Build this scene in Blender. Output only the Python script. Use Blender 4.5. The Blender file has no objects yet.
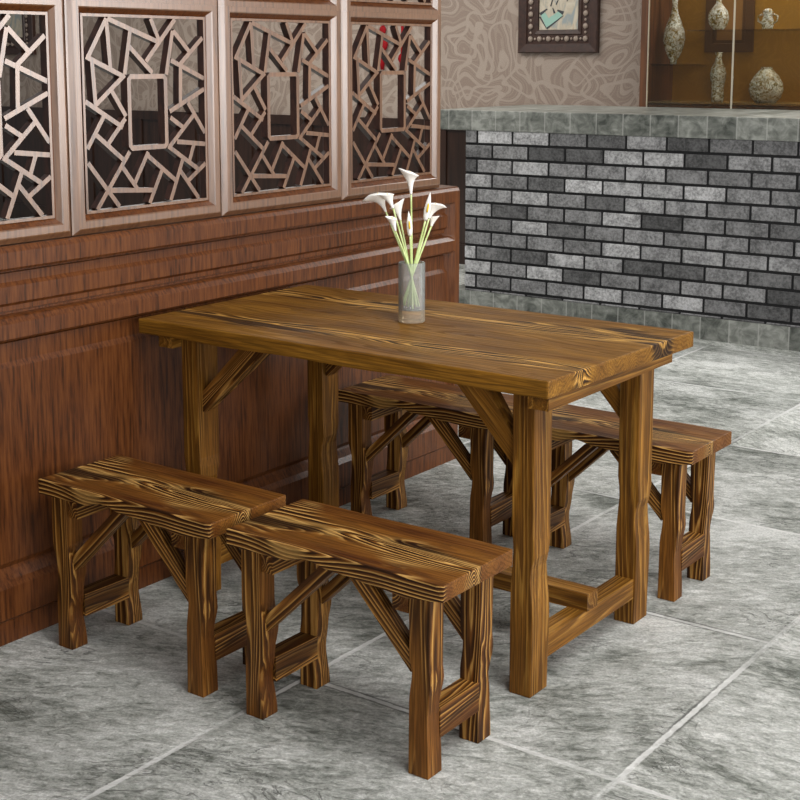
import bpy, bmesh, math, random
from mathutils import Vector, Matrix
random.seed(7)
COL = bpy.context.scene.collection
PI = math.pi

# ------------------------------------------------------------------ node helpers
def new_mat(name):
    m = bpy.data.materials.new(name); m.use_nodes = True
    nt = m.node_tree; nt.nodes.clear()
    out = nt.nodes.new('ShaderNodeOutputMaterial')
    return m, nt, out
def N(nt, typ, **kw):
    n = nt.nodes.new(typ)
    for k, v in kw.items():
        if k.startswith('i_'):
            key = k[2:]
            n.inputs[int(key) if key.isdigit() else key.replace('_', ' ')].default_value = v
        else: setattr(n, k, v)
    return n
def link(nt, a, b): nt.links.new(a, b)
def math_(nt, op, a, b=None, c=None, clamp=False):
    n = nt.nodes.new('ShaderNodeMath'); n.operation = op; n.use_clamp = clamp
    for i, x in enumerate((a, b, c)):
        if x is None: continue
        if isinstance(x, (int, float)): n.inputs[i].default_value = x
        else: nt.links.new(x, n.inputs[i])
    return n.outputs[0]
def smooth(nt, x, lo, hi, t0=0., t1=1.):
    n = nt.nodes.new('ShaderNodeMapRange'); n.interpolation_type = 'SMOOTHSTEP'
    nt.links.new(x, n.inputs['Value'])
    n.inputs['From Min'].default_value = lo; n.inputs['From Max'].default_value = hi
    n.inputs['To Min'].default_value = t0; n.inputs['To Max'].default_value = t1
    return n.outputs['Result']
def vmul(nt, v, s):
    n = nt.nodes.new('ShaderNodeVectorMath'); n.operation = 'MULTIPLY'
    nt.links.new(v, n.inputs[0]); n.inputs[1].default_value = s
    return n.outputs[0]
def noise(nt, vec, scale=1., detail=2., rough=.5, dist=0., typ=None):
    n = nt.nodes.new('ShaderNodeTexNoise')
    n.inputs['Scale'].default_value = scale; n.inputs['Detail'].default_value = detail
    n.inputs['Roughness'].default_value = rough; n.inputs['Distortion'].default_value = dist
    if typ: n.noise_type = typ
    nt.links.new(vec, n.inputs['Vector'])
    return n.outputs[0]
def mix(nt, f, a, b, mode='MIX'):
    n = nt.nodes.new('ShaderNodeMix'); n.data_type = 'RGBA'; n.blend_type = mode
    for sock, x in ((n.inputs[0], f), (n.inputs[6], a), (n.inputs[7], b)):
        if isinstance(x, (int, float)): sock.default_value = x
        elif isinstance(x, tuple): sock.default_value = x if len(x) == 4 else x + (1,)
        else: nt.links.new(x, sock)
    return n.outputs[2]
def ramp(nt, f, stops):
    n = nt.nodes.new('ShaderNodeValToRGB'); cr = n.color_ramp
    while len(cr.elements) < len(stops): cr.elements.new(.5)
    for e, (p, c) in zip(cr.elements, stops): e.position = p; e.color = c + (1,)
    nt.links.new(f, n.inputs[0]); return n.outputs[0]
def principled(nt, out, color, rough=.5, spec=.5, coat=0., coat_rough=.2, metal=0., bump=None, bump_s=.3, bump_d=.01):
    p = nt.nodes.new('ShaderNodeBsdfPrincipled')
    for sock, x in ((p.inputs['Base Color'], color), (p.inputs['Roughness'], rough), (p.inputs['Metallic'], metal)):
        if isinstance(x, (int, float)): sock.default_value = x
        elif isinstance(x, tuple): sock.default_value = x + (1,)
        else: nt.links.new(x, sock)
    p.inputs['Specular IOR Level'].default_value = spec
    p.inputs['Coat Weight'].default_value = coat; p.inputs['Coat Roughness'].default_value = coat_rough
    if bump is not None:
        b = nt.nodes.new('ShaderNodeBump'); b.inputs['Strength'].default_value = bump_s; b.inputs['Distance'].default_value = bump_d
        nt.links.new(bump, b.inputs['Height']); nt.links.new(b.outputs[0], p.inputs['Normal'])
    nt.links.new(p.outputs[0], out.inputs[0]); return p
def simple(name, col, rough=.5, metal=0., spec=.5):
    m, nt, out = new_mat(name); principled(nt, out, col, rough, spec, metal=metal); return m

# ------------------------------------------------------------------ materials
def rustic_wood(name, freq, warp, contrast, tint, lens, band=None, edge=None):
    """scorched pine: the 'gco' attribute holds (along, across, through) the board in metres.
    band = (centre, pitch, inner, outer): the scorched figure runs in bands at these places across the board"""
    m, nt, out = new_mat(name)
    at = N(nt, 'ShaderNodeAttribute', attribute_name='gco').outputs['Vector']
    low = noise(nt, vmul(nt, at, lens), 1, 1.4, .45, .2)
    sx = N(nt, 'ShaderNodeSeparateXYZ'); link(nt, at, sx.inputs[0])
    jit = noise(nt, vmul(nt, at, (14, 120, 120)), 1, 2)
    if band:
        wob = math_(nt, 'MULTIPLY', math_(nt, 'SUBTRACT', noise(nt, vmul(nt, at, (2.2, 2, 2)), 1, 1), .5), .05)
        d = math_(nt, 'PINGPONG', math_(nt, 'ADD', math_(nt, 'SUBTRACT', sx.outputs[1], band[0]), wob), band[1] / 2)
        wid = math_(nt, 'MULTIPLY', d, math_(nt, 'ADD', math_(nt, 'MULTIPLY', noise(nt, vmul(nt, at, (3.5, 3, 3)), 1, 1), 3.2), -.6))
        msk = smooth(nt, wid, band[3], band[2])
        if edge is not None: msk = math_(nt, 'MAXIMUM', msk, smooth(nt, sx.outputs[1], edge + .022, edge))
        ac = math_(nt, 'ADD', d, math_(nt, 'MULTIPLY', sx.outputs[2], 1.6))
    else:
        msk = smooth(nt, noise(nt, vmul(nt, at, (2.0, 12, 12)), 1, 1.5), .36, .52)
        ac = math_(nt, 'ADD', sx.outputs[1], math_(nt, 'MULTIPLY', sx.outputs[2], .85))
    ph = math_(nt, 'ADD', math_(nt, 'MULTIPLY', ac, freq), math_(nt, 'MULTIPLY', low, warp))
    ph = math_(nt, 'ADD', ph, math_(nt, 'MULTIPLY', jit, .25))
    fr = math_(nt, 'FRACT', ph)                                # saw-tooth: slow darkening, then a sharp edge
    late = math_(nt, 'MULTIPLY', smooth(nt, fr, .38, .74), smooth(nt, fr, 1.0, .94))
    early = math_(nt, 'MULTIPLY', smooth(nt, fr, .0, .07), smooth(nt, fr, .40, .12))
    fib = noise(nt, vmul(nt, at, (9, 330, 330)), 1, 3, .6)
    body = noise(nt, vmul(nt, at, (2, 11, 11)), 1.3, 3)
    base = ramp(nt, body, [(.28, tint[0]), (.5, tint[1]), (.72, tint[2])])
    base = mix(nt, math_(nt, 'MULTIPLY', early, math_(nt, 'MULTIPLY', msk, contrast)), base, tint[3])
    lm = math_(nt, 'MULTIPLY', late, math_(nt, 'ADD', math_(nt, 'MULTIPLY', msk, .72), .24), clamp=True)
    base = mix(nt, math_(nt, 'MULTIPLY', lm, min(1, contrast)), base, tint[4])
    if band:                                                   # pale rings round scorched eyes
        ring = math_(nt, 'MULTIPLY', math_(nt, 'MULTIPLY', smooth(nt, low, .50, .55), smooth(nt, low, .62, .57)), msk)
        base = mix(nt, math_(nt, 'MULTIPLY', ring, .45 * contrast), base, tint[3])
    hot = math_(nt, 'MULTIPLY', smooth(nt, low, .57, .63), msk)
    base = mix(nt, math_(nt, 'MULTIPLY', hot, .85 * contrast), base, tint[4])
    fibr = smooth(nt, fib, .3, .7, .60, 1.32)
    cmb = N(nt, 'ShaderNodeCombineXYZ')
    for i in range(3): link(nt, fibr, cmb.inputs[i])
    base = mix(nt, 1., base, cmb.outputs[0], 'MULTIPLY')
    h = math_(nt, 'ADD', math_(nt, 'MULTIPLY', math_(nt, 'MULTIPLY', late, msk), .7), math_(nt, 'MULTIPLY', fib, .5))
    rg = smooth(nt, late, 0, 1, .42, .55)
    principled(nt, out, base, rg, .18, bump=h, bump_s=.4, bump_d=.0012)
    return m
T_BENCH = ((.085, .025, .005), (.158, .058, .010), (.225, .092, .016), (.58, .34, .105), (.014, .0045, .002))
T_LEG = ((.085, .027, .005), (.165, .062, .010), (.235, .098, .016), (.48, .26, .07), (.020, .007, .0025))
T_TABLE = ((.115, .044, .005), (.190, .083, .009), (.275, .128, .016), (.60, .33, .08), (.018, .006, .002))
T_TLEG = ((.115, .043, .006), (.185, .077, .010), (.260, .113, .016), (.42, .225, .045), (.030, .011, .003))
M_BENCH = rustic_wood('scorched_pine', 74, 9, .80, T_LEG, (1.5, 19, 19))
M_SEAT = rustic_wood('scorched_pine_seat', 62, 11, 1.0, T_BENCH, (2.3, 14, 9), (.140, .30, .022, .055), .016)
M_TABLE = rustic_wood('scorched_pine_wide', 58, 8, .42, T_TLEG, (1.1, 17, 17))
M_TOP = rustic_wood('scorched_pine_top', 50, 11, 1.0, T_TABLE, (1.7, 13, 9), (.117, .369, .022, .052))

def red_wood(name, axis_scale, cols, rough=.36, coat=.35, ior=0, spec=.5):
    m, nt, out = new_mat(name)
    tc = N(nt, 'ShaderNodeTexCoord').outputs['Object']
    st = noise(nt, vmul(nt, tc, axis_scale), 1, 3.5, .62)
    big = noise(nt, vmul(nt, tc, (3, 3, .9)), 1, 2)
    f = math_(nt, 'ADD', math_(nt, 'MULTIPLY', st, .8), math_(nt, 'MULTIPLY', big, .2))
    c = ramp(nt, f, [(.36, cols[0]), (.46, cols[1]), (.60, cols[2])])
    p = principled(nt, out, c, rough, spec, coat=coat, coat_rough=.22, bump=st, bump_s=.06, bump_d=.002)
    if ior: p.inputs['Coat IOR'].default_value = ior; p.inputs['Coat Roughness'].default_value = .28
    return m
RED = ((.040, .013, .004), (.090, .027, .007), (.140, .046, .012))
M_RED = red_wood('red_mahogany', (90, 130, 9), RED, .38, .09, 0, .3)
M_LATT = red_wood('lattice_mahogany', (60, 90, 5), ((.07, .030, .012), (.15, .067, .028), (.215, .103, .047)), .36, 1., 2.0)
M_LSHADE = red_wood('lattice_shaded_mahogany', (60, 60, 20), ((.014, .006, .004), (.035, .012, .007), (.06, .022, .013)), .4, .2)  # same lattice wood, shade on the bar sides put into the colour
M_DARK = red_wood('dark_wainscot_wood', (25, 60, 2), ((.012, .005, .003), (.022, .009, .005), (.035, .015, .009)), .3, .3)
M_CASE = red_wood('case_wood', (40, 40, 3), ((.05, .02, .008), (.09, .035, .014), (.13, .05, .02)), .4, .2)
M_FRAME = red_wood('picture_frame_wood', (30, 30, 30), ((.022, .009, .006), (.035, .014, .009), (.05, .02, .012)), .45, .15)

def floor_mat():
    m, nt, out = new_mat('slate_tiles')
    tc = N(nt, 'ShaderNodeTexCoord').outputs['Object']
    sp = N(nt, 'ShaderNodeSeparateXYZ'); link(nt, tc, sp.inputs[0])
    wob = math_(nt, 'MULTIPLY', math_(nt, 'SUBTRACT', noise(nt, tc, 9, 3), .5), .005)
    def grid(v, off, pitch):
        s = math_(nt, 'ADD', math_(nt, 'SUBTRACT', v, off), wob)
        return math_(nt, 'PINGPONG', s, pitch / 2), math_(nt, 'FLOOR', math_(nt, 'DIVIDE', math_(nt, 'SUBTRACT', v, off), pitch))
    dx, ix = grid(sp.outputs[0], -1.345 - 16, .80)
    dy, iy = grid(sp.outputs[1], .775 - 16.5, .825)
    d = math_(nt, 'MINIMUM', dx, dy)
    # a random shift and turn of the slate pattern in each tile
    cid = N(nt, 'ShaderNodeCombineXYZ'); link(nt, ix, cid.inputs[0]); link(nt, iy, cid.inputs[1])
    wn = N(nt, 'ShaderNodeTexWhiteNoise', noise_dimensions='2D'); link(nt, cid.outputs[0], wn.inputs['Vector'])
    sh = N(nt, 'ShaderNodeVectorMath', operation='MULTIPLY_ADD'); link(nt, wn.outputs['Color'], sh.inputs[0]); sh.inputs[1].default_value = (9, 9, 9); link(nt, tc, sh.inputs[2])
    rot = N(nt, 'ShaderNodeVectorRotate', rotation_type='Z_AXIS'); link(nt, sh.outputs[0], rot.inputs['Vector'])
    link(nt, math_(nt, 'MULTIPLY', math_(nt, 'SUBTRACT', wn.outputs['Value'], .5), 1.2), rot.inputs['Angle'])
    v = rot.outputs[0]
    lay = noise(nt, vmul(nt, v, (1.5, 3.6, 1)), 1.5, 5, .58, 1.0)           # cleft layers, longer along one way
    med = noise(nt, v, 2.2, 4, .6, .6)
    fine = noise(nt, vmul(nt, v, (24, 50, 1)), 1, 7, .78, .5)
    grain = noise(nt, v, 150, 3, .65)
    stp = math_(nt, 'FRACT', math_(nt, 'MULTIPLY', lay, 11.0))                # thin broken ledges of the split slate
    rgh = smooth(nt, noise(nt, v, 3.4, 3), .46, .62)
    ledge = math_(nt, 'MULTIPLY', math_(nt, 'MULTIPLY', smooth(nt, stp, .80, .97), smooth(nt, stp, 1.0, .985)), rgh)
    crest = math_(nt, 'MULTIPLY', math_(nt, 'MULTIPLY', smooth(nt, stp, .0, .015), smooth(nt, stp, .12, .03)), rgh)
    f = math_(nt, 'ADD', math_(nt, 'MULTIPLY', lay, .24), math_(nt, 'ADD', math_(nt, 'MULTIPLY', med, .32), math_(nt, 'MULTIPLY', fine, .48)))
    c = ramp(nt, f, [(.405, (.10, .115, .095)), (.46, (.27, .29, .26)), (.515, (.52, .54, .505)), (.60, (.86, .875, .845))])
    c = mix(nt, math_(nt, 'MULTIPLY', ledge, .62), c, (.05, .058, .047))
    c = mix(nt, math_(nt, 'MULTIPLY', crest, .5), c, (.80, .81, .78))
    gm = smooth(nt, grain, .28, .72, .76, 1.2)
    cc = N(nt, 'ShaderNodeCombineXYZ')
    for i in range(3): link(nt, gm, cc.inputs[i])
    c = mix(nt, 1., c, cc.outputs[0], 'MULTIPLY')
    tone = math_(nt, 'ADD', math_(nt, 'MULTIPLY', wn.outputs['Value'], .28), .86)
    tt = N(nt, 'ShaderNodeCombineXYZ')
    for i in range(3): link(nt, tone, tt.inputs[i])
    c = mix(nt, 1., c, tt.outputs[0], 'MULTIPLY')
    edge = smooth(nt, d, .009, .015, 1, 0)                                   # dark chipped edge beside the joint
    en = smooth(nt, noise(nt, tc, 2.2, 3), .50, .64)
    c = mix(nt, math_(nt, 'MULTIPLY', edge, math_(nt, 'MULTIPLY', en, .75)), c, (.05, .055, .048))
    dl = math_(nt, 'SUBTRACT', d, math_(nt, 'MULTIPLY', math_(nt, 'SUBTRACT', noise(nt, tc, 22, 4, .75), .45), .012))
    line = smooth(nt, dl, .0042, .0078, 1, 0)
    ln = smooth(nt, noise(nt, tc, 3.1, 3), .36, .55)
    c = mix(nt, math_(nt, 'MULTIPLY', line, math_(nt, 'ADD', math_(nt, 'MULTIPLY', ln, .7), .3)), c, (.85, .86, .84))
    h = math_(nt, 'ADD', math_(nt, 'MULTIPLY', lay, .8), math_(nt, 'ADD', math_(nt, 'MULTIPLY', fine, .42), math_(nt, 'MULTIPLY', math_(nt, 'SUBTRACT', crest, ledge), .10)))
    h = math_(nt, 'SUBTRACT', h, math_(nt, 'MULTIPLY', smooth(nt, d, 0, .012, 1, 0), .03))
    rg = smooth(nt, med, .3, .7, .42, .58)
    principled(nt, out, c, rg, .45, bump=h, bump_s=.9, bump_d=.045)
    return m
def stone_mat():
    m, nt, out = new_mat('grey_stone_slabs')
    tc = N(nt, 'ShaderNodeTexCoord').outputs['Object']
    n1 = noise(nt, tc, 16, 6, .65, .8); n2 = noise(nt, vmul(nt, tc, (9, 9, 26)), 1, 3)
    sp = N(nt, 'ShaderNodeSeparateXYZ'); link(nt, tc, sp.inputs[0])
    ix = math_(nt, 'FLOOR', math_(nt, 'DIVIDE', sp.outputs[0], .155))
    wn = N(nt, 'ShaderNodeTexWhiteNoise', noise_dimensions='1D'); link(nt, ix, wn.inputs['W'])
    f = math_(nt, 'ADD', math_(nt, 'MULTIPLY', n1, .65), math_(nt, 'ADD', math_(nt, 'MULTIPLY', n2, .3), math_(nt, 'MULTIPLY', math_(nt, 'SUBTRACT', wn.outputs[0], .5), .12)))
    c = ramp(nt, f, [(.32, (.06, .066, .058)), (.47, (.19, .2, .18)), (.62, (.38, .39, .36))])
    dj = math_(nt, 'PINGPONG', sp.outputs[0], .0775)
    j = smooth(nt, dj, .0015, .005, 1, 0)
    c = mix(nt, math_(nt, 'MULTIPLY', j, .45), c, (.55, .55, .52))
    principled(nt, out, c, .34, .5, bump=n1, bump_s=.4, bump_d=.004)
    return m
def brick_mat():
    m, nt, out = new_mat('grey_brick')
    vc = N(nt, 'ShaderNodeAttribute', attribute_name='tone').outputs['Fac']
    tc = N(nt, 'ShaderNodeTexCoord').outputs['Object']
    n1 = noise(nt, tc, 75, 5, .7); n2 = noise(nt, tc, 13, 3, .6, .6)
    f = math_(nt, 'ADD', math_(nt, 'MULTIPLY', n1, .6), math_(nt, 'MULTIPLY', n2, .4))
    k = smooth(nt, f, .34, .66, .45, 1.55)
    v = math_(nt, 'MULTIPLY', k, vc)
    cc = N(nt, 'ShaderNodeCombineXYZ')
    for i, q in enumerate((1., 1., 1.02)): link(nt, math_(nt, 'MULTIPLY', v, q), cc.inputs[i])
    principled(nt, out, cc.outputs[0], .75, .3, bump=n1, bump_s=.9, bump_d=.006)
    return m
def paper_mat():
    m, nt, out = new_mat('swirl_wallpaper')
    tc = N(nt, 'ShaderNodeTexCoord').outputs['Object']
    flat = vmul(nt, tc, (1, 0, 1))
    def swirl(scale, k, off, wdt):
        mv = N(nt, 'ShaderNodeVectorMath', operation='ADD'); link(nt, flat, mv.inputs[0]); mv.inputs[1].default_value = off
        n = noise(nt, mv.outputs[0], scale, .6, .3, .55)
        p = math_(nt, 'PINGPONG', math_(nt, 'MULTIPLY', n, k), .5)
        return smooth(nt, p, wdt, wdt + .06, 1, 0)
    a = swirl(3.0, 9, (0, 3, 0), .12); b = swirl(3.6, 7, (7, 1, 4), .10); e = swirl(3.0, 27, (0, 3, 0), .12)
    l = math_(nt, 'MAXIMUM', math_(nt, 'MAXIMUM', math_(nt, 'MULTIPLY', a, .8), math_(nt, 'MULTIPLY', b, .9)), math_(nt, 'MULTIPLY', e, .35))
    speck = noise(nt, flat, 260, 1)
    c = mix(nt, math_(nt, 'MULTIPLY', l, .6), (.27, .208, .17), (.45, .38, .322))
    k = smooth(nt, speck, .3, .7, .82, 1.15)
    cc = N(nt, 'ShaderNodeCombineXYZ')
    for i in range(3): link(nt, k, cc.inputs[i])
    c = mix(nt, 1., c, cc.outputs[0], 'MULTIPLY')
    principled(nt, out, c, .6, .3, bump=l, bump_s=.2, bump_d=.002)
    return m
def amber_mat():
    m, nt, out = new_mat('amber_case_back')
    tc = N(nt, 'ShaderNodeTexCoord').outputs['Object']
    n = noise(nt, vmul(nt, tc, (1, 0, 1)), 6, 1, .4, .8)
    l = smooth(nt, math_(nt, 'PINGPONG', math_(nt, 'MULTIPLY', n, 12), .5), .08, .2, 1, 0)
    c = mix(nt, math_(nt, 'MULTIPLY', l, .35), (.22, .115, .012), (.28, .155, .024))
    principled(nt, out, c, .3, .5); return m
def clear_glass(name, tint, gloss=.08, haze=0., haze_col=(.8, .85, .85)):
    m, nt, out = new_mat(name)
    t = N(nt, 'ShaderNodeBsdfTransparent'); t.inputs[0].default_value = tint + (1,)
    g = N(nt, 'ShaderNodeBsdfGlossy'); g.inputs['Roughness'].default_value = gloss
    fr = N(nt, 'ShaderNodeFresnel'); fr.inputs[0].default_value = 1.45
    s = N(nt, 'ShaderNodeMixShader'); link(nt, fr.outputs[0], s.inputs[0]); link(nt, t.outputs[0], s.inputs[1]); link(nt, g.outputs[0], s.inputs[2])
    if haze:
        df = N(nt, 'ShaderNodeBsdfDiffuse'); df.inputs[0].default_value = haze_col + (1,)
        s2 = N(nt, 'ShaderNodeMixShader'); s2.inputs[0].default_value = haze
        link(nt, s.outputs[0], s2.inputs[1]); link(nt, df.outputs[0], s2.inputs[2]); s = s2
    link(nt, s.outputs[0], out.inputs[0]); return m
def art_glass():
    m, nt, out = new_mat('mottled_art_glass')
    tc = N(nt, 'ShaderNodeTexCoord').outputs['Object']
    n = noise(nt, tc, 42, 4, .65, 1.5); n2 = noise(nt, tc, 17, 2, .5, .5)
    c = ramp(nt, n, [(.36, (.06, .06, .04)), (.43, (.32, .24, .05)), (.48, (.36, .43, .48)), (.64, (.85, .93, 1.0))])
    c = mix(nt, smooth(nt, n2, .4, .65, 0, .5), c, (.22, .13, .015))
    principled(nt, out, c, .18, .6, bump=n, bump_s=.4, bump_d=.006); return m
def canvas_mat():
    m, nt, out = new_mat('painted_picture')
    tc = N(nt, 'ShaderNodeTexCoord').outputs['Object']
    n = noise(nt, vmul(nt, tc, (14, 1, 6)), 1, 4, .6, 1.5)
    c = ramp(nt, n, [(.35, (.30, .34, .34)), (.45, (.50, .44, .34)), (.58, (.58, .53, .43)), (.7, (.50, .36, .22))])
    principled(nt, out, c, .55, .3); return m
def petal_mat():
    m, nt, out = new_mat('white_petal')
    p = principled(nt, out, (.96, .94, .90), .45, .4)
    p.inputs['Subsurface Weight'].default_value = .15; p.inputs['Subsurface Radius'].default_value = (.01, .01, .01)
    return m
def stem_mat():
    m, nt, out = new_mat('green_stem')
    tc = N(nt, 'ShaderNodeTexCoord').outputs['Object']
    n = noise(nt, vmul(nt, tc, (200, 200, 15)), 1, 2)
    c = ramp(nt, n, [(.3, (.46, .58, .20)), (.7, (.72, .84, .44))])
    principled(nt, out, c, .4, .4); return m
M_FLOOR, M_STONE, M_BRICK, M_PAPER, M_AMBER = floor_mat(), stone_mat(), brick_mat(), paper_mat(), amber_mat()
M_MORTAR = simple('dark_mortar', (.012, .012, .013), .9)
M_VGLASS = clear_glass('vase_glass', (.95, .96, .96), .05, .15, (.85, .88, .88))
M_VBASE = clear_glass('vase_base_glass', (.88, .82, .70), .08, .22, (.80, .70, .55))
M_CGLASS = clear_glass('amber_pane', (.97, .93, .84), .03)
M_SHELF = clear_glass('shelf_glass', (.75, .62, .38), .05, .25, (.5, .36, .16))
M_ART, M_CANVAS, M_PETAL, M_STEM = art_glass(), canvas_mat(), petal_mat(), stem_mat()
M_YELLOW = simple('yellow_spadix', (.85, .55, .03), .6)
M_STEEL = simple('pale_metal', (.72, .66, .52), .3, .6)
M_BEAD = simple('bead_ornament', (.30, .235, .19), .4)
M_BLACK = simple('black_recess', (.008, .006, .005), .6)
M_RED_CORD = simple('red_cord', (.27, .004, .008), .7, spec=.2)
M_GREEN = simple('painted_green', (.30, .50, .42), .5)
M_INK = simple('painted_ink', (.04, .045, .05), .5)

# ------------------------------------------------------------------ mesh helpers
def obj(name, bm, mat, parent=None, grain=None, smooth_=False, bevel=0., seg=2):
    if bevel:
        es = [e for e in bm.edges if len(e.link_faces) == 2 and e.calc_face_angle(0) > math.radians(38)]
        bmesh.ops.bevel(bm, geom=es, offset=bevel, segments=seg, affect='EDGES', profile=.6, clamp_overlap=True)
    me = bpy.data.meshes.new(name); bm.normal_update(); bm.to_mesh(me); bm.free()
    if smooth_:
        for p in me.polygons: p.use_smooth = True
    me.materials.append(mat)
    if grain:
        ax = Vector(grain[0]).normalized(); off = grain[1]
        nb = Vector(grain[2]) if len(grain) > 2 else (Vector((0, 1, 0)) if abs(ax.y) < .9 else Vector((1, 0, 0)))
        b = (nb - ax * nb.dot(ax)).normalized(); c = ax.cross(b)
        a = me.attributes.new('gco', 'FLOAT_VECTOR', 'POINT')
        for i, v in enumerate(me.vertices):
            a.data[i].vector = (v.co.dot(ax) + off[0], v.co.dot(b) + off[1], v.co.dot(c) + off[2])
    o = bpy.data.objects.new(name, me); COL.objects.link(o)
    if parent: o.parent = parent
    return o
def thing(name, label, cat, loc=(0, 0, 0), rotz=0., group=None):
    o = bpy.data.objects.new(name, None); COL.objects.link(o); o.empty_display_size = .1
    o.location = loc; o.rotation_euler = (0, 0, rotz)
    o['label'] = label; o['category'] = cat
    if group: o['group'] = group
    return o
def tag(o, label, cat, group=None):
    o['label'] = label; o['category'] = cat
    if group: o['group'] = group
    return o
def struct(name, bm, m, **kw):
    o = obj(name, bm, m, **kw); o['kind'] = 'structure'; return o
def copy_tree(o, parent=None):
    c = o.copy(); COL.objects.link(c)
    if parent: c.parent = parent
    for ch in [x for x in bpy.data.objects if x.parent == o]: copy_tree(ch, c)
    return c
def add_box(bm, lo, hi):
    vs = [bm.verts.new((x, y, z)) for x in (lo[0], hi[0]) for y in (lo[1], hi[1]) for z in (lo[2], hi[2])]
    fs = []
    for q in ((0, 1, 3, 2), (4, 6, 7, 5), (0, 4, 5, 1), (2, 3, 7, 6), (0, 2, 6, 4), (1, 5, 7, 3)):
        fs.append(bm.faces.new([vs[i] for i in q]))
    return fs
def box(lo, hi):
    bm = bmesh.new(); add_box(bm, lo, hi); return bm
def add_loft(bm, rings, closed_ends=True):
    """rings: equally long closed loops of points"""
    vr = [[bm.verts.new(p) for p in r] for r in rings]
    n = len(vr[0])
    for a, b in zip(vr, vr[1:]):
        for i in range(n): bm.faces.new((a[i], a[(i + 1) % n], b[(i + 1) % n], b[i]))
    if closed_ends: bm.faces.new(vr[0][::-1]); bm.faces.new(vr[-1])
def add_lathe(bm, prof, seg=32, c=(0, 0, 0)):
    rings = [[(c[0] + r * math.cos(2 * PI * i / seg), c[1] + r * math.sin(2 * PI * i / seg), c[2] + z) for i in range(seg)] for r, z in prof]
    add_loft(bm, rings)
def add_tube(bm, pts, rad, seg=8):
    pts = [Vector(p) for p in pts]; rings = []
    for i, p in enumerate(pts):
        t = (pts[min(i + 1, len(pts) - 1)] - pts[max(i - 1, 0)]).normalized()
        u = t.cross(Vector((.3, 1, .1))).normalized(); w = t.cross(u)
        r = rad[i] if isinstance(rad, (list, tuple)) else rad
        rings.append([p + (u * math.cos(2 * PI * k / seg) + w * math.sin(2 * PI * k / seg)) * r for k in range(seg)])
    add_loft(bm, rings)
def fix(bm): bmesh.ops.recalc_face_normals(bm, faces=bm.faces[:]); return bm

# ------------------------------------------------------------------ the setting
struct('floor', box((-11, -4, -.06), (3.6, 6.60, 0)), M_FLOOR)
struct('wall_back', box((-11, 6.60, 0), (3.6, 6.74, 3.0)), M_PAPER)
bm = bmesh.new()                                             # dark wainscot under the wallpaper of the next room
add_box(bm, (-11, 6.565, 0), (3.6, 6.60, .97))
add_box(bm, (-11, 6.548, .93), (3.6, 6.60, 1.0))
add_box(bm, (-11, 6.548, 0), (3.6, 6.60, .14))
for i in range(24): add_box(bm, (-10.9 + .6 * i, 6.553, .14), (-10.82 + .6 * i, 6.57, .93))
struct('trim_1', bm, M_DARK, bevel=.004)

# the panelled wooden partition (dado) along x = -2.05, its long face towards +x
XF = -2.05; Y0, Y1 = -1.4, 2.492
prof = [(-2.13, .0), (-2.058, .0), (-2.058, .058), (-2.05, .066), (-2.05, .143), (-2.062, .158), (-2.074, .180), (-2.078, .186), (-2.070, .200),
        (-2.070, .684), (-2.078, .698), (-2.078, .744), (-2.084, .746), (-2.084, .751), (-2.056, .753), (-2.05, .759), (-2.05, .795), (-2.060, .808), (-2.068, .812), (-2.084, .814), (-2.084, .820), (-2.078, .822), (-2.078, .834),
        (-2.070, .842), (-2.070, .882), (-2.078, .892), (-2.078, .914), (-2.084, .916), (-2.084, .922), (-2.055, .924), (-2.05, .930), (-2.05, .968), (-2.056, .978), (-2.062, .982), (-2.13, .984)]
bm = bmesh.new()
def yend(x, z): return 2.463 - max(0, (XF - x)) * .85 if (.14 < z < .935 and x > -2.1) else 2.463
A = [bm.verts.new((x, Y0, z)) for x, z in prof]
B = [bm.verts.new((x, yend(x, z), z)) for x, z in prof]
Cc = [bm.verts.new((XF if (.14 < z < .935 and x > -2.1) else x, 2.464, z)) for x, z in prof]
D = [bm.verts.new((v.co.x, Y1, v.co.z)) for v in Cc]
n = len(prof)
for P, Q in ((A, B), (B, Cc), (Cc, D)):
    for i in range(n): bm.faces.new((P[i], P[(i + 1) % n], Q[(i + 1) % n], Q[i]))
bm.faces.new(A[::-1]); bm.faces.new(D)
fix(bm)
struct('wall_left', bm, M_RED)

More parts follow.
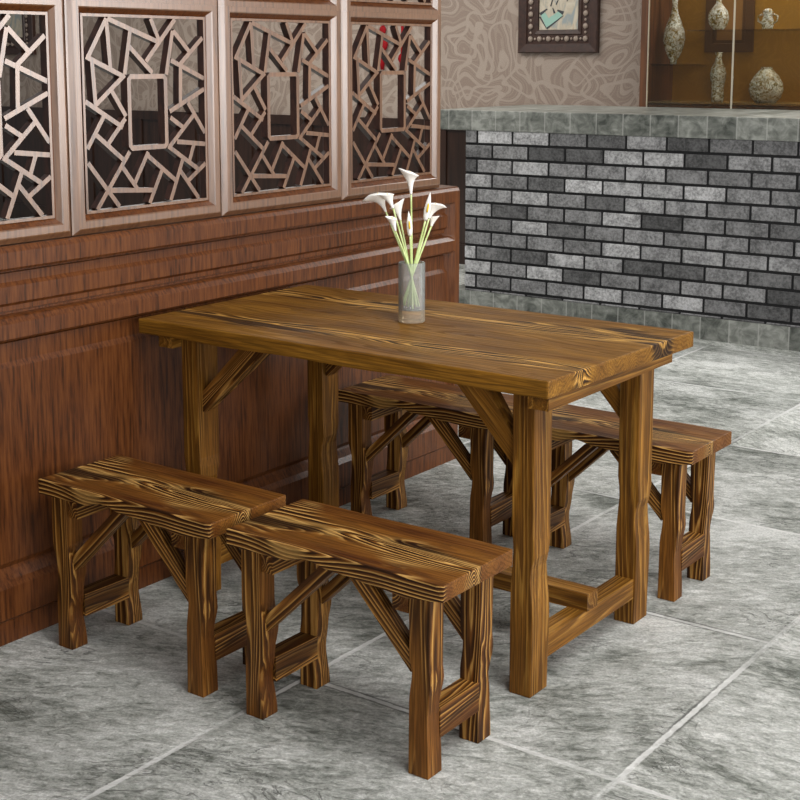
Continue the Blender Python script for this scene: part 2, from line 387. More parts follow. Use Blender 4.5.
# lattice panels standing on the partition
LAT = [(0.184, 0.992, 0.024, 0.781), (0.184, 0.992, 0.206, 0.736), (0.018, 0.796, 0.312, 0.691), (0.193, 0.992, 0.615, 0.871), (0.372, 0.928, 0.319, 0.703), (0.363, 0.849, 0.548, 0.71), (0.544, 0.998, 0.615, 0.874), (0.75, 0.996, 0.496, 0.77), (0.729, 0.936, 0.666, 0.699), (0.734, 0.936, 0.886, 0.812), (0.993, 0.9, 0.784, 0.751), (0.709, 0.776, 1.0, 0.674), (0.792, 0.751, 0.783, 0.532), (1.0, 0.615, 0.689, 0.498), (0.851, 0.543, 1.0, 0.369), (0.902, 0.474, 0.672, 0.297), (0.693, 0.465, 0.81, 0.404), (0.748, 0.33, 1.0, 0.306), (0.667, 0.309, 0.931, 0.168), (1.0, 0.197, 0.824, 0.099), (0.768, 0.17, 0.93, 0.005), (0.797, 0.235, 0.681, 0.008), (0.895, 0.306, 0.856, 0.22), (0.485, 0.27, 0.738, 0.11), (0.496, 0.285, 0.377, 0.122), (0.609, 0.18, 0.498, 0.006), (0.18, 0.096, 0.532, 0.075), (0.343, 0.294, 0.07, 0.002), (0.009, 0.25, 0.248, 0.006), (0.283, 0.212, 0.405, 0.084), (0.077, 0.394, 0.304, 0.243), (0.141, 0.485, 0.008, 0.323), (0.003, 0.567, 0.293, 0.424), (0.315, 0.471, 0.169, 0.339), (0.207, 0.624, 0.321, 0.482), (0.319, 0.7, 0.076, 0.542), (0.063, 0.78, 0.081, 0.549)]
PW, PH, RW = .5450, .5815, .057
CUT = .0185                       # half the middle rail: how much narrower a frame is on the side of its neighbour
OH = PH - 2 * RW + CUT            # height of an opening
def rect_loop(w, x, upper):          # rectangle inset w from the outline of one opening's frame at depth x (local: y across, z up)
    lo, hi = (max(0, w - CUT), PH - w) if upper else (w, PH - max(0, w - CUT))
    return [(x, w, lo), (x, PW - w, lo), (x, PW - w, hi), (x, w, hi)]
def make_panel(label, loc, group):
    t = thing('lattice_panel', label, 'lattice panel', loc, 0, group)
    for upper in (False, True): panel_field(t, upper)
    return t
def panel_field(t, upper):
    zoff = PH + .0002 if upper else 0
    zb = RW - CUT if upper else RW                   # bottom of the opening
    bm = bmesh.new()
    loops = [(0., -.044), (0., -.013), (.004, -.010), (.013, -.001), (.016, 0.), (.033, 0.), (.036, -.0025), (.0455, -.0135), (.0490, -.0165), (.0495, -.044)]
    vr = [[bm.verts.new(p) for p in rect_loop(w, x, upper)] for w, x in loops]
    for a, b in zip(vr, vr[1:] + vr[:1]):
        for i in range(4): bm.faces.new((a[i], a[(i + 1) % 4], b[(i + 1) % 4], b[i]))
    bmesh.ops.dissolve_degenerate(bm, dist=1e-6, edges=bm.edges[:])
    fix(bm); o = obj('frame', bm, M_LATT, t); o.location.z = zoff; o.data.materials.append(M_RED)
    for p in o.data.polygons:                                    # rebate of red wood; top and bottom bevels redder, their duller light painted in
        c = p.center; zz = (c.z + CUT, PH - c.z) if upper else (c.z, PH - c.z + CUT)
        ww = min(c.y, PW - c.y, *zz)
        if abs(ww - .04725) < .001 or (abs(ww - .04075) < .001 and abs(p.normal.z) > .3): p.material_index = 1
    # inner trim and the cracked-ice bars
    bm = bmesh.new()
    xf, xb = -.013, -.036
    ow, oh = PW - 2 * RW, OH
    g_ = RW - .0497
    for lo, hi in (((xb, .0497, zb - g_), (xf, RW, zb + oh + g_)), ((xb, PW - RW, zb - g_), (xf, PW - .0497, zb + oh + g_)),
                   ((xb, RW, zb - g_), (xf, PW - RW, zb)), ((xb, RW, zb + oh), (xf, PW - RW, zb + oh + g_))):
        add_box(bm, lo, hi)
    for k, (s0, t0, s1, t1) in enumerate(LAT):
        a = Vector((0, RW + s0 * ow, zb + t0 * oh)); b = Vector((0, RW + s1 * ow, zb + t1 * oh))
        d = (b - a).normalized(); q = Vector((0, -d.z, d.y)) * .0062
        f = Vector((xf - .0006 - .0001 * (k % 6), 0, 0)); g = Vector((xb + .0004 * (k % 5), 0, 0))
        add_loft(bm, [[a + q + f, a - q + f, a - q + g, a + q + g], [b + q + f, b - q + f, b - q + g, b + q + g]])
    fix(bm); o = obj('lattice', bm, M_LATT, t); o.location.z = zoff; o.data.materials.append(M_LSHADE)
    for p in o.data.polygons: p.material_index = 0 if p.normal.x > .9 else 1  # faces turned from the front get their shade as colour
    # the small window frame in the middle, cut corners
    bm = bmesh.new()
    def octo(y0, y1, z0, z1, c, x): return [(x, y0 + c, z0), (x, y1 - c, z0), (x, y1, z0 + c), (x, y1, z1 - c), (x, y1 - c, z1), (x, y0 + c, z1), (x, y0, z1 - c), (x, y0, z0 + c)]
    y0, y1, z0, z1 = RW + .333 * ow, RW + .668 * ow, zb + .297 * oh, zb + .703 * oh
    w = .0125
    O0 = octo(y0, y1, z0, z1, .011, xb - .001); O1 = octo(y0, y1, z0, z1, .011, xf + .001)
    I1 = octo(y0 + w, y1 - w, z0 + w, z1 - w, .003, xf + .001); I0 = octo(y0 + w, y1 - w, z0 + w, z1 - w, .003, xb - .001)
    vr = [[bm.verts.new(p) for p in L] for L in (O0, O1, I1, I0)]
    for a, b in zip(vr, vr[1:] + vr[:1]):
        for i in range(8): bm.faces.new((a[i], a[(i + 1) % 8], b[(i + 1) % 8], b[i]))
    fix(bm); o = obj('window_frame', bm, M_LATT, t); o.location.z = zoff; o.data.materials.append(M_LSHADE)
    for p in o.data.polygons: p.material_index = 0 if p.normal.x > .9 else 1  # same painted shade on the sides of the window frame
XP = -2.053; PY = .1965
P_GROUP = 'lattice panels standing on the wooden partition'
names = ['leftmost lattice panel, cut off by the left edge of the photo', 'lattice panel second from the left, whole, above the left end of table',
         'lattice panel third from the left, over the far end of the table top', 'lattice panel at the free end of the partition, nearest the brick counter']
first = make_panel(names[0], (XP, PY, .9855), P_GROUP)
for k in range(1, 4):
    c = copy_tree(first); c.location = (XP, PY + .5487 * k, .9855); c['label'] = names[k]
c = copy_tree(first); c.location = (XP, PY - .5487, .9855); c['label'] = 'lattice panel beyond the left edge of the photo'
# ------------------------------------------------------------------ benches
def wav(z, k):                                    # live-edge wander of a leg's outline
    pts = k; 
    for (z0, d0), (z1, d1) in zip(pts, pts[1:]):
        if z0 <= z <= z1:
            s = (z - z0) / (z1 - z0); s = s * s * (3 - 2 * s); return d0 + (d1 - d0) * s
    return pts[-1][1]
def leg_mesh(x0, x1, y0, y1, H, left, right, side, nz=26):
    """left/right: wander of the two side outlines (x), side: wander of the y1 outline; lists of (height, offset)"""
    rings = []
    for i in range(nz + 1):
        z = H * i / nz
        l, r, s = wav(z, left), wav(z, right), wav(z, side)
        rings.append([(x0 + l, y0, z), (x1 + r, y0, z), (x1 + r, y1 + s, z), (x0 + l, y1 + s, z)])
    bm = bmesh.new(); add_loft(bm, rings); fix(bm); return bm
def brace_mesh(xa, za0, za1, xb0, xb1, zb, y0, y1):
    """slanting brace: vertical cut at x=xa from za0 to za1, level cut at z=zb from xb0 to xb1"""
    q = [(xa, za0), (xa, za1), (xb0, zb), (xb1, zb)]
    bm = bmesh.new(); add_loft(bm, [[(x, y0, z) for x, z in q], [(x, y1, z) for x, z in q]]); fix(bm); return bm
BL, BW, BH, BT = .566, .261, .420, .037
def make_bench(label, loc, group):
    t = thing('low_bench', label, 'bench', loc, 0, group)
    bm = bmesh.new(); rings = []; n = 34
    low = [(0, .0), (.06, -.001), (.16, .001), (.224, .016), (.29, .004), (.41, -.004), (.478, -.008), (.52, -.003), (.566, .002)]
    for i in range(n + 1):
        x = BL * i / n; z0 = BH - BT + wav(x, low); zz = BH - BT + wav(BL - x, low) * .7
        e = .002 * math.sin(x * 21) ; e2 = .002 * math.sin(x * 17 + 1)
        rings.append([(x, 0 + e, z0), (x, BW + e2, zz), (x, BW + e2, BH), (x, e * .5 + (.004 if x > .55 else 0), BH)])
    add_loft(bm, rings); fix(bm)
    obj('seat', bm, M_SEAT, t, grain=((1, 0, 0), (.35, .02, .0), (0, 1, 0)), bevel=.003)
    zt = BH - BT + .012
    fl = ([(0, .0), (.12, .0), (.16, .004), (.21, .005), (.26, -.008), (.45, -.007)], [(0, .0), (.09, -.009), (.15, .003), (.21, .007), (.265, -.004), (.45, -.003)], [(0, 0), (.1, -.003), (.147, -.009), (.20, -.001), (.45, 0)])
    fr = ([(0, .0), (.15, .001), (.218, .008), (.25, .001), (.45, .0)], [(0, .0), (.118, -.004), (.161, .0), (.205, .005), (.237, .002), (.45, .004)], [(0, 0), (.11, .0), (.147, -.009), (.195, -.001), (.45, 0)])
    legs = [((.039, .088), (.0125, .0625), fl, 1), ((.475, .5235), (.0125, .0625), fr, 2), ((.039, .088), (.1985, .2485), fl, 3), ((.475, .5235), (.1985, .2485), fr, 4)]
    for (x0, x1), (y0, y1), w, k in legs:
        obj('leg', leg_mesh(x0, x1, y0, y1, BH - BT + (-.008 if k % 2 == 0 else -.001), *w), M_BENCH, t, grain=((0, 0, 1), (.37 * k, .013 * k - .05, .02 * k), (1, 0, 0)), bevel=.002)
    for k, (x0, x1) in enumerate(((.042, .088), (.478, .522))):
        obj('end_stretcher', box((x0, .058, .072), (x1, .203, .128 if k == 0 else .135)), M_BENCH, t, grain=((0, 1, 0), (.3, .4 + k, .2)), bevel=.002)
        xa, xb = ((.089, .121), (.434, .473))[k]
        obj('cleat', box((xa, .014, .338), (xb, .247, .386)), M_BENCH, t, grain=((0, 1, 0), (.1, .7 + k, .6)), bevel=.002)
    for k, (y0, y1) in enumerate(((.020, .050), (.211, .241))):
        obj('brace', brace_mesh(.092, .200, .238, .243, .283, .383, y0, y1), M_BENCH, t, grain=((.75, 0, .75), (.2 + k, .3, .1), (-1, 0, 1)), bevel=.0015)
        obj('brace', brace_mesh(.4755, .212, .258, .364, .318, .379, y0, y1), M_BENCH, t, grain=((-.8, 0, .75), (.7 + k, .1, .5), (1, 0, 1)), bevel=.0015)
    return t
B_GROUP = 'low benches at the dining table'
b = make_bench('low wooden bench standing against the red partition, front row', (-1.987, .5415, 0), B_GROUP)
for loc, lab in (((-1.372, .540, 0), 'low wooden bench standing in front of the table, free of the wall'),
                 ((-1.972, 1.6965, 0), 'low wooden bench behind the table, next to the partition wall'),
                 ((-1.3725, 1.692, 0), 'low wooden bench behind the table, with its end sticking out to the right')):
    c = copy_tree(b); c.location = loc; c['label'] = lab

# ------------------------------------------------------------------ dining table
t = thing('dining_table', 'rustic dark-grained wooden table with its end against the red partition', 'table', (-1.42, 1.28, 0))
ox, oy = -1.42, 1.28
def L(x, y, z): return (x - ox, y - oy, z)
bm = bmesh.new(); rings = []; n = 30
for i in range(n + 1):
    s = i / n
    xn = -2.037 + s * (-.806 + 2.037); xf_ = -2.037 + s * (-.786 + 2.037)
    zb = .710 + .0015 * math.sin(s * 19)
    rings.append([L(xn, .934, zb), L(xf_, 1.630, zb), L(xf_, 1.630, .75), L(xn, .934 + .0012 * math.sin(s * 23), .75)])
add_loft(bm, rings); fix(bm)
obj('tabletop', bm, M_TOP, t, grain=((1, 0, 0), (1.9, .31, .2), (0, 1, 0)), bevel=.004)
wl = [(0, 0), (.25, .0), (.30, .004), (.34, .007), (.38, .001), (.75, .0)]
wr = [(0, 0), (.19, .003), (.285, -.005), (.335, .006), (.39, .002), (.75, .0)]
ws = [(0, 0), (.27, .001), (.325, -.012), (.37, .0), (.75, .003)]
for k, (x0, y0) in enumerate(((-1.934, .987), (-.924, .987), (-1.934, 1.504), (-.924, 1.504))):
    b_ = leg_mesh(x0 - ox, x0 + .0555 - ox, y0 - oy, y0 + .077 - oy, .711, wl, wr, ws)
    obj('leg', b_, M_TABLE, t, grain=((0, 0, 1), (.6 * k + .1, .033 * k - .03, .05 * k + .05), (1, 0, 0)), bevel=.003)
for k, (x0, x1) in enumerate(((-1.984, -1.9345), (-.868, -.816))):
    obj('cleat', box(L(x0, .955, .678), L(x1, 1.572, .7115)), M_TABLE, t, grain=((0, 1, 0), (.5, .3 * k, .4)), bevel=.002)
for k, (x0, x1) in enumerate(((-1.930, -1.882), (-.921, -.871))):
    obj('end_stretcher', box(L(x0, 1.058, .070), L(x1, 1.508, .1205)), M_TABLE, t, grain=((0, 1, 0), (.2, .9 * k, .7)), bevel=.003)
obj('long_stretcher', box(L(-1.937, 1.247, .120), L(-.866, 1.300, .163)), M_TABLE, t, grain=((1, 0, 0), (.2, .5, .9)), bevel=.003)
for k, y0 in enumerate((1.004, 1.522)):
    obj('brace', brace_mesh(-1.879 - ox, .505, .562, -1.728 - ox, -1.640 - ox, .711, y0 - oy, y0 + .042 - oy), M_BENCH, t, grain=((.75, 0, .75), (.4 + k, .3, .3), (-1, 0, 1)), bevel=.002)
    obj('brace', brace_mesh(-.925 - ox, .520, .584, -1.012 - ox, -1.100 - ox, .711, y0 - oy, y0 + .042 - oy), M_TABLE, t, grain=((-.75, 0, .75), (.8 + k, .2, .6), (1, 0, 1)), bevel=.002)

# ------------------------------------------------------------------ vase and calla lilies
VX, VY, VZ = -1.429, 1.318, .75
v = thing('glass_vase', 'clear cylindrical glass vase of white calla lilies on the table', 'vase', (VX, VY, VZ + .0005))
bm = bmesh.new(); R = .0345; H = .156
add_lathe(bm, [(.001, .034), (R - .003, .034), (R - .003, H - .001), (R - .0015, H), (R, H - .001), (R, .0335), (.001, .0335)], 40)
fix(bm); obj('glass_body', bm, M_VGLASS, v, smooth_=False)
bm = bmesh.new(); add_lathe(bm, [(.001, 0), (R - .002, 0), (R, .002), (R, .033), (.001, .033)], 40); fix(bm); obj('glass_base', bm, M_VBASE, v)
AZ = math.radians(53) - .28936
RT = Vector((math.cos(AZ), math.sin(AZ), 0)); FW = Vector((-math.sin(AZ), math.cos(AZ), 0))
def P(u, vv, dep=0.): return Vector((VX, VY, VZ)) + RT * ((u - 411) / 384.) + Vector((0, 0, (322 - vv) / 384.)) + FW * dep
def Z(a, b_): return (360 + a * .175, 160 + b_ * .175)
def lily(label, base, tip, size, flare, curl, foot, dep, closed=False, side=1):
    """base/tip: where the spathe starts and opens; foot: low end of the stem in the vase"""
    b0 = P(*Z(*base), dep); t0 = P(*Z(*tip), dep * 1.15)
    f0 = Vector((VX, VY, VZ)) + RT * foot[0] + FW * foot[1] + Vector((0, 0, foot[2]))
    o = thing('calla_lily', label, 'flower', tuple(f0), 0, 'white calla lilies in the glass vase')
    # the stem crosses the vase mouth near its middle
    mid = Vector((VX, VY, VZ + .135)) + RT * (foot[3] if len(foot) > 3 else -foot[0] * .25) + FW * (dep * .25)
    pts = []
    for i in range(17):
        s = i / 16
        p = f0 * (1 - s) ** 2 + mid * 2 * s * (1 - s) + b0 * s ** 2
        # pull the curve on to straight runs each side of the mouth
        q = f0.lerp(mid, min(1, s * 2.6)) if s < 1 / 2.6 else mid.lerp(b0, (s - 1 / 2.6) / (1 - 1 / 2.6))
        pts.append(p.lerp(q, .8) - f0)
    bm = bmesh.new(); add_tube(bm, pts, [.0030 - .0007 * i / 16 for i in range(17)], 8); fix(bm)
    obj('stem', bm, M_STEM, o, smooth_=True)
    ax = (t0 - b0); ln = ax.length; ax.normalize()
    sdir = (RT * side - ax * (RT * side).dot(ax)).normalized(); wdir = ax.cross(sdir)
    bm = bmesh.new(); nu, nv = 14, 28; grid = []
    for i in range(nu + 1):
        s = i / nu
        row = []
        for j in range(nv + 1):
            th = (j / nv - .5) * 2 * PI * (1.0 if s < .5 else 1.0 - .0 * s)
            k = math.cos(th)                                   # +1 on the tip side
            if closed:
                r = size * .85 * (s + .02) ** .8 * (1 - s) ** 1.15 + .0024 * (1 - s) * (1 - s * .6)
                lift = 0
            else:
                r = .0026 + size * (.22 * s + .78 * s ** flare) * (1 + .25 * max(0, k) * s)
                lift = ln * s ** 4 * (.22 * max(0, k) ** 2 - .20 * max(0, -k))
            c = b0 + ax * (ln * s + lift)
            p = c + (sdir * math.cos(th) + wdir * math.sin(th)) * r
            if not closed:
                drop = curl * s ** 5 * max(0, k) ** 6
                p += sdir * (drop * .5) - Vector((0, 0, 1)) * drop * .9
            row.append(bm.verts.new(p - f0))
        grid.append(row)
    for i in range(nu):
        for j in range(nv): bm.faces.new((grid[i][j], grid[i][j + 1], grid[i + 1][j + 1], grid[i + 1][j]))
    bmesh.ops.remove_doubles(bm, verts=bm.verts[:], dist=1e-5); fix(bm)
    sp = obj('spathe', bm, M_PETAL, o, smooth_=True)
    md = sp.modifiers.new('thick', 'SOLIDIFY'); md.thickness = .0009; md.offset = 0
    bm = bmesh.new()
    off = -FW * size * (.34 if closed else .12)
    s0, s1 = (.30, .62) if closed else (.45, 1.02)
    add_tube(bm, [b0 + ax * ln * (s0 + (s1 - s0) * q) + off - f0 for q in (0, .3, .7, .93, 1)], [.0022, .0028, .0026, .0016, .0005], 8); fix(bm)
    obj('spadix', bm, M_YELLOW, o, smooth_=True)
    return o
lily('leftmost open calla lily with its tip curling down to the left', (145, 300), (100, 195), .021, 2.2, .020, (.020, .004, .040), .012, side=-1)
lily('narrow calla lily just right of the leftmost bloom', (186, 275), (152, 193), .0135, 1.9, .004, (.012, -.012, .042), -.010, side=-1)
lily('open calla lily third from the left, below its neighbours', (228, 350), (202, 255), .0165, 1.8, .004, (.016, .016, .039), .022, side=1)
lily('small half-open calla lily hanging lowest on the left', (198, 398), (178, 320), .0095, 1.7, .002, (.006, .02, .043), -.030, side=-1)
lily('closed pointed calla bud in the centre of the vase', (281, 430), (272, 290), .025, 1, 0, (.002, -.018, .037), -.012, closed=True)
lily('tallest calla lily, upright trumpet above all the others', (287, 200), (280, 72), .0195, 2.6, .003, (-.003, .010, .041), .000, side=-1)
lily('closed pointed calla bud on the right side', (367, 345), (394, 185), .028, 1, 0, (-.010, .012, .038), -.006, closed=True)
lily('open calla lily at the far right with a pointed lip', (388, 338), (425, 252), .0155, 2.0, .010, (-.020, .002, .042), .010, side=1)
lily('small calla lily lowest on the right side', (402, 385), (416, 330), .0085, 1.6, .001, (-.026, -.008, .044), .022, side=1)

# ------------------------------------------------------------------ brick counter
CY = 5.048
ct = thing('bar_counter', 'grey brick bar counter with a thick stone top', 'counter', (-2.4, 5.6, 0))
def LC(x, y, z): return (x + 2.4, y - 5.6, z)
bm = bmesh.new(); CXR = -.30
add_box(bm, LC(-3.872, CY - .002, 1.0235), LC(CXR + .05, 6.10, 1.1357))
fix(bm); obj('countertop', bm, M_STONE, ct, bevel=.006)
obj('plinth', box(LC(-3.80, CY - .004, 0), LC(CXR + .01, 5.86, .116)), M_STONE, ct, bevel=.004)
obj('mortar_core', box(LC(-3.683, CY + .010, .114), LC(CXR, 5.84, 1.0235)), M_MORTAR, ct)
bm = bmesh.new(); tone = []
ch = (1.0235 - .114) / 11.15; bl = .229; rnd = random.Random(5)
for r in range(12):
    z1 = 1.0235 - r * ch; z0 = max(.116, z1 - ch + .014)
    if r == 0: z1 -= .0
    if z1 - z0 < .01: continue
    x = -3.683 - (.155 if r % 2 == 0 else .055)
    while x < CXR:
        a, c_ = max(x + .0065, -3.683), min(x + bl - .0065, CXR)
        if c_ - a > .02:
            tv = rnd.choice((.085, .11, .14, .17, .21, .25, .30, .36, .46, .20, .26, .40)) * rnd.uniform(.9, 1.1)
            jy = rnd.uniform(0, .004)
            fs = add_box(bm, LC(a, CY + jy, z0), LC(c_, 5.06, z1 - (0 if r == 0 else 0)))
            tone += [tv] * 8
        x += bl
me_o = None
fix(bm)
ob = obj('brick_face', bm, M_BRICK, ct)
at = ob.data.attributes.new('tone', 'FLOAT', 'POINT')
for i, tv in enumerate(tone): at.data[i].value = tv
bv = ob.modifiers.new('worn_edges', 'BEVEL'); bv.width = .003; bv.segments = 1

# ------------------------------------------------------------------ framed pictures on the back wall
def make_picture(label, x0, x1, z0, z1, motif):
    t = thing('framed_picture', label, 'picture', ((x0 + x1) / 2, 6.598, z0), 0, None)
    cx = (x0 + x1) / 2; w = (x1 - x0) / 2; h = z1 - z0
    bm = bmesh.new()
    lp = [(0, 0), (0, -.030), (.006, -.036), (.060, -.030), (.066, -.020), (.116, -.020), (.122, -.028), (.146, -.024), (.150, -.012), (.150, 0)]
    vr = [[bm.verts.new(p) for p in ((-w + a, d, a), (w - a, d, a), (w - a, d, h - a), (-w + a, d, h - a))] for a, d in lp]
    for a, b_ in zip(vr, vr[1:] + vr[:1]):
        for i in range(4): bm.faces.new((a[i], a[(i + 1) % 4], b_[(i + 1) % 4], b_[i]))
    fix(bm); obj('frame', bm, M_FRAME, t)
    big, small = [], []
    a = .091; nx = max(3, int(round((2 * w - 2 * a) / .068))); nz = int(round((h - 2 * a) / .078))
    for i in range(nx + 1):
        for z in (a, h - a): big.append((-w + a + (2 * w - 2 * a) * i / nx, z))
    for j in range(1, nz):
        for x in (-w + a, w - a): big.append((x, a + (h - 2 * a) * j / nz))
    for i in range(nx):
        for z in (a, h - a): small.append((-w + a + (2 * w - 2 * a) * (i + .5) / nx, z))
    for j in range(nz):
        for x in (-w + a, w - a): small.append((x, a + (h - 2 * a) * (j + .5) / nz))
    for pts, r in ((big, .019), (small, .009)):
        bm = bmesh.new(); bmesh.ops.create_icosphere(bm, subdivisions=2, radius=r, matrix=Matrix.Diagonal((1, .5, 1, 1)))
        b0 = obj('bead', bm, M_BEAD, t, smooth_=True)
        for k, (x, z) in enumerate(pts):
            o = b0 if k == 0 else b0.copy()
            if k: COL.objects.link(o)
            o.location = (x, -.024, z)
    obj('canvas', box((-w + .148, -.012, .148), (w - .148, -.004, h - .148)), M_CANVAS, t)
    if motif:                                                     # a fan-like green shape and dark strokes
        bm = bmesh.new()
        def strip(pts):
            vs = [bm.verts.new((x, -.0135, z)) for x, z in pts]; bm.faces.new(vs)
        strip([(-.135, .245), (-.09, .165), (.03, .235), (.005, .275), (-.03, .25), (-.075, .225), (-.10, .262)])
        obj('painted_leaf', bm, M_GREEN, t)
        bm = bmesh.new()
        def stroke(x0, z0, x1, z1, wd):
            d = Vector((x1 - x0, z1 - z0)).normalized(); q = Vector((-d.y, d.x)) * wd
            strip2 = [(x0 + q.x, z0 + q.y), (x1 + q.x * .4, z1 + q.y * .4), (x1 - q.x * .4, z1 - q.y * .4), (x0 - q.x, z0 - q.y)]
            vs = [bm.verts.new((x, -.0142, z)) for x, z in strip2]; bm.faces.new(vs)
        stroke(-.14, .25, -.085, .285, .010); stroke(-.03, .255, -.045, .29, .008); stroke(.035, .255, -.01, .275, .012)
        stroke(-.14, .235, -.088, .157, .006); stroke(-.088, .157, .035, .24, .006)
        stroke(-.06, .30, -.03, .40, .005); stroke(-.02, .31, .03, .42, .004); stroke(.06, .33, .10, .45, .004)
        obj('painted_strokes', bm, M_INK, t)
    return t
make_picture('framed picture with beaded border on the patterned wall beside the glass case', -4.258, -3.669, 1.456, 2.20, True)
make_picture('framed picture with beaded border glimpsed through the leftmost lattice panel', -9.98, -9.14, 1.456, 2.20, False)

# ------------------------------------------------------------------ display case with glass doors
dc = thing('display_case', 'glass-fronted amber display case standing behind the bar counter', 'cabinet', (-2.2, 6.36, 0))
def LD(x, y, z): return (x + 2.2, y - 6.36, z)
X0, X1, YF, YB, ZT = -3.125, -0.80, 6.17, 6.545, 2.30
ZB = 1.175
obj('case_side', box(LD(X0 - .045, YF, 0), LD(X0, YB, ZT)), M_CASE, dc, bevel=.003)
obj('case_side', box(LD(X1, YF, 0), LD(X1 + .05, YB, ZT)), M_CASE, dc, bevel=.003)
obj('back_panel', box(LD(X0, YB - .012, .0), LD(X1, YB, ZT)), M_AMBER, dc)
obj('base_cabinet', box(LD(X0, YF + .012, 0), LD(X1, YB - .012, 1.145)), M_CASE, dc, bevel=.003)
obj('case_top', box(LD(X0 - .06, YF - .01, ZT), LD(X1 + .06, YB, ZT + .05)), M_CASE, dc, bevel=.004)
S1 = 1.165
obj('shelf', box(LD(X0, YF + .03, 1.155), LD(X1, YB - .013, S1)), M_SHELF, dc)
S2, S3 = 1.585, 1.385
obj('shelf', box(LD(-2.90, YF + .05, S2 - .006), LD(X1, YB - .013, S2)), clear_glass('thin_shelf_glass', (.97, .94, .85), .05), dc)
obj('shelf', box(LD(X0, YF + .05, S3 - .006), LD(-2.91, YB - .013, S3)), clear_glass('thin_shelf_glass_left', (.97, .94, .85), .05), dc)
XM = -2.586
dr = obj('glass_door', box(LD(X0 + .003, YF, 1.115), LD(XM - .004, YF + .006, ZT - .004)), M_CGLASS, dc)
dr2 = obj('glass_door', box(LD(XM + .004, YF, 1.115), LD(X1 - .003, YF + .006, ZT - .004)), M_CGLASS, dc)
obj('edge_strip', box(LD(XM - .007, YF - .002, 1.113), LD(XM + .003, YF + .008, ZT - .003)), M_STEEL, dr)
obj('edge_strip', box(LD(X0 + .001, YF - .002, 1.113), LD(X0 + .006, YF + .008, ZT - .003)), M_STEEL, dr)
def art_vase(label, x, y, z, prof, cat='vase', name='glass_ornament', handles=None):
    bm = bmesh.new(); add_lathe(bm, [(.001, .0)] + prof, 28); fix(bm)
    if handles:
        for s in (-1, 1):
            add_tube(bm, [(s * handles[0], 0, handles[1]), (s * handles[0] * 1.7, 0, handles[1] + .012), (s * handles[0] * 1.75, 0, handles[2] - .01), (s * handles[0] * 1.0, 0, handles[2])], .006, 6)
    o = obj(name, bm, M_ART, smooth_=True); o.location = (x, y, z + .0005)
    return tag(o, label, cat, 'mottled glass ornaments in the display case')
YV = 6.33
art_vase('long-necked pear-shaped glass vase, leftmost in the display case', -3.03, YV, S3, [(.022, 0), (.02, .02), (.035, .045), (.058, .10), (.066, .15), (.06, .20), (.04, .255), (.022, .30), (.017, .34), (.017, .46), (.021, .475), (.001, .474)])
art_vase('round globe glass vase with thin neck on the upper shelf of the case', -2.752, YV, S2, [(.03, 0), (.052, .03), (.062, .065), (.055, .105), (.032, .135), (.016, .155), (.013, .25), (.017, .26), (.001, .259)])
art_vase('little two-handled glass jar on the upper shelf of the case', -2.452, YV, S2, [(.028, 0), (.034, .02), (.036, .045), (.028, .068), (.024, .08), (.03, .10), (.018, .115), (.001, .12)], 'jar', 'glass_jar', (.033, .035, .085))
art_vase('slender bottle-shaped glass vase on the bottom shelf by the door edge', -2.742, YV, S1, [(.034, 0), (.037, .03), (.034, .08), (.044, .13), (.048, .165), (.04, .20), (.022, .235), (.017, .26), (.022, .29), (.001, .291)])
art_vase('squat gourd-shaped glass vase on the bottom shelf, right of the door edge', -2.446, YV, S1, [(.055, 0), (.085, .03), (.098, .07), (.094, .11), (.07, .155), (.042, .185), (.03, .197), (.033, .205), (.001, .205)])
# reflection of a picture in the case, built as a solid frame and canvas
dp = thing('framed_picture', 'reflection of a framed picture, built at the back inside the glass display case', 'picture', (-2.763, YB - .0125, 1.456), 0, None)
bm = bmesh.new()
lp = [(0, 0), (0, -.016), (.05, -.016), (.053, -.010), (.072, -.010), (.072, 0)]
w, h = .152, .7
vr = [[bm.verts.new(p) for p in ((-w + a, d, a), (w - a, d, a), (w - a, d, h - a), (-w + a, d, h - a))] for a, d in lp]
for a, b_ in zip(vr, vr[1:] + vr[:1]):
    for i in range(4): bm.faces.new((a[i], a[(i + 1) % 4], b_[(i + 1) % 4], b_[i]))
fix(bm); obj('frame', bm, simple('amber_reflected_frame', (.07, .03, .006), .5), dp)
obj('canvas', box((-w + .0715, -.007, .0715), (w - .0715, -.002, h - .0715)), simple('amber_reflected_canvas', (.20, .10, .025), .5), dp)

# ------------------------------------------------------------------ red knotted tassels on the wall of the next room
def tassel(label, x, ztop, zbot, knots):
    bm = bmesh.new(); y = -.018
    add_tube(bm, [(0, y, 0), (.004, y, (zbot - ztop) * .5), (-.004, y, zbot - ztop)], .010, 6)
    for zk, r in knots: bmesh.ops.create_icosphere(bm, subdivisions=2, radius=r, matrix=Matrix.Translation((0, y, zk - ztop)) @ Matrix.Diagonal((1, .4, 1.1, 1)))
    add_lathe(bm, [(.012, zbot - ztop - .16), (.02, zbot - ztop - .1), (.012, zbot - ztop)], 8, (-.004, y, 0)); fix(bm)
    o = obj('wall_tassel', bm, M_RED_CORD, smooth_=True); o.location = (x, 6.60, ztop)
    return tag(o, label, 'tassel', 'red tassels on the patterned wall')
tassel('longer red knotted tassel hanging on the patterned wall behind the last lattice panel', -5.385, 1.80, 1.50, [(1.62, .03), (1.52, .045)])
tassel('shorter red knotted tassel right of the longer one behind the lattice', -5.215, 1.72, 1.40, [(1.55, .02), (1.42, .035)])

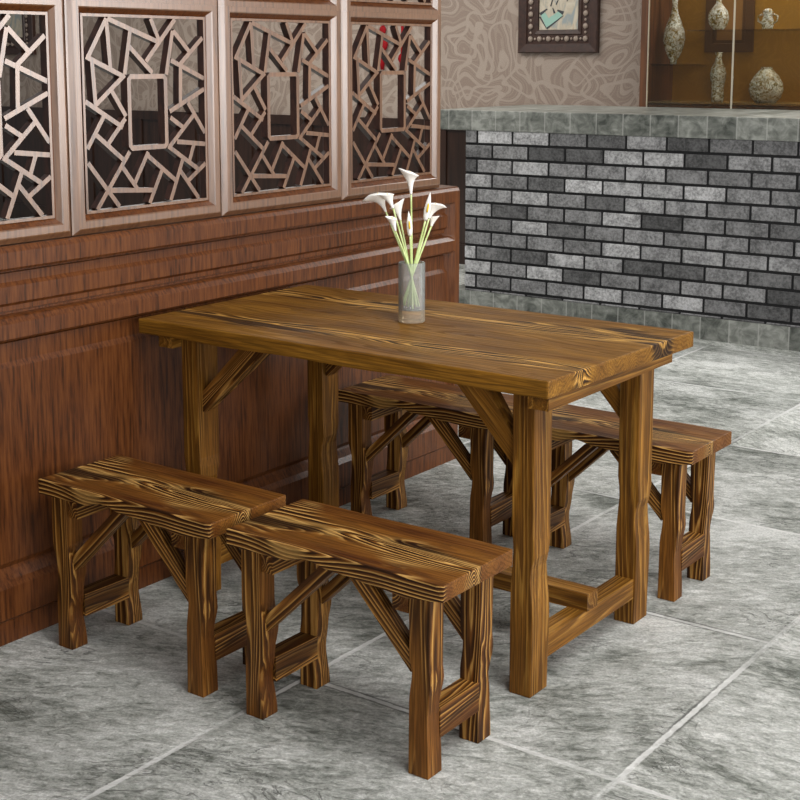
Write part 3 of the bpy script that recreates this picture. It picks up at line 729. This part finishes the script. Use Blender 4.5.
# ------------------------------------------------------------------ light
def area(name, loc, rot, sx, sy, power, col=(1, 1, 1)):
    l = bpy.data.lights.new(name, 'AREA'); l.shape = 'RECTANGLE'; l.size = sx; l.size_y = sy; l.energy = power; l.color = col
    o = bpy.data.objects.new(name, l); COL.objects.link(o); o.location = loc; o.rotation_euler = rot; return o
def aim(o, target):
    o.rotation_euler = (Vector(target) - o.location).to_track_quat('-Z', 'Y').to_euler()
a = area('window_light', (3.4, 4.3, 1.65), (0, 0, 0), 2.6, 1.8, 105, (1, .96, .93)); aim(a, (-2, 1.4, 1.2))
a = area('side_window_light', (3.4, .6, 2.1), (0, 0, 0), 2.0, 1.6, 70, (1, .96, .92)); aim(a, (-1.4, 1.2, .4))
a = area('ceiling_light', (.6, .4, 3.2), (0, 0, 0), 1.6, 1.6, 90, (1, .98, .95)); aim(a, (-.9, 1.2, 0))
a = area('room_light', (2.5, -2.3, 1.5), (0, 0, 0), 2.8, 1.0, 85, (1, .97, .95)); aim(a, (-2.0, 1.6, 1.25))
a = area('next_room_light', (-5.5, 4.4, 2.95), (0, 0, 0), 4, 2.4, 125, (1, .96, .9))
a = area('bar_light', (-.7, 5.65, 2.8), (0, 0, 0), 1.8, .6, 85, (1, .98, .95))
a = area('case_fill_light', (-2.0, 6.36, 2.27), (0, 0, 0), 1.9, .2, 13, (1, .98, .95))  # unseen lamp added to brighten the amber back
w = bpy.data.worlds.new('room_glow'); bpy.context.scene.world = w; w.use_nodes = True
w.node_tree.nodes['Background'].inputs[0].default_value = (.95, .97, 1, 1); w.node_tree.nodes['Background'].inputs[1].default_value = .20

# ------------------------------------------------------------------ camera
cam = bpy.data.cameras.new('camera'); co = bpy.data.objects.new('camera', cam); COL.objects.link(co)
F, CXP, CYP, PITCH = 1406.06, 379.416, 277.014, .154716
fw = Vector((-math.sin(AZ) * math.cos(PITCH), math.cos(AZ) * math.cos(PITCH), -math.sin(PITCH)))
rt = Vector((math.cos(AZ), math.sin(AZ), 0)); upv = rt.cross(fw)
roll = -.00097
rt, upv = rt * math.cos(roll) + upv * math.sin(roll), upv * math.cos(roll) - rt * math.sin(roll)
m = Matrix((rt, upv, -fw)).transposed().to_4x4(); m.translation = Vector((.62921, -1.61183, 1.42578)); co.matrix_world = m
cam.sensor_width = 36; cam.lens = F / 800 * 36; cam.shift_x = (400 - CXP) / 800; cam.shift_y = (CYP - 400) / 800
cam.clip_start = .05; cam.clip_end = 100
sc = bpy.context.scene; sc.camera = co
sc.view_settings.view_transform = 'Standard'; sc.view_settings.look = 'None'
sc.view_settings.exposure = 0; sc.view_settings.gamma = 1
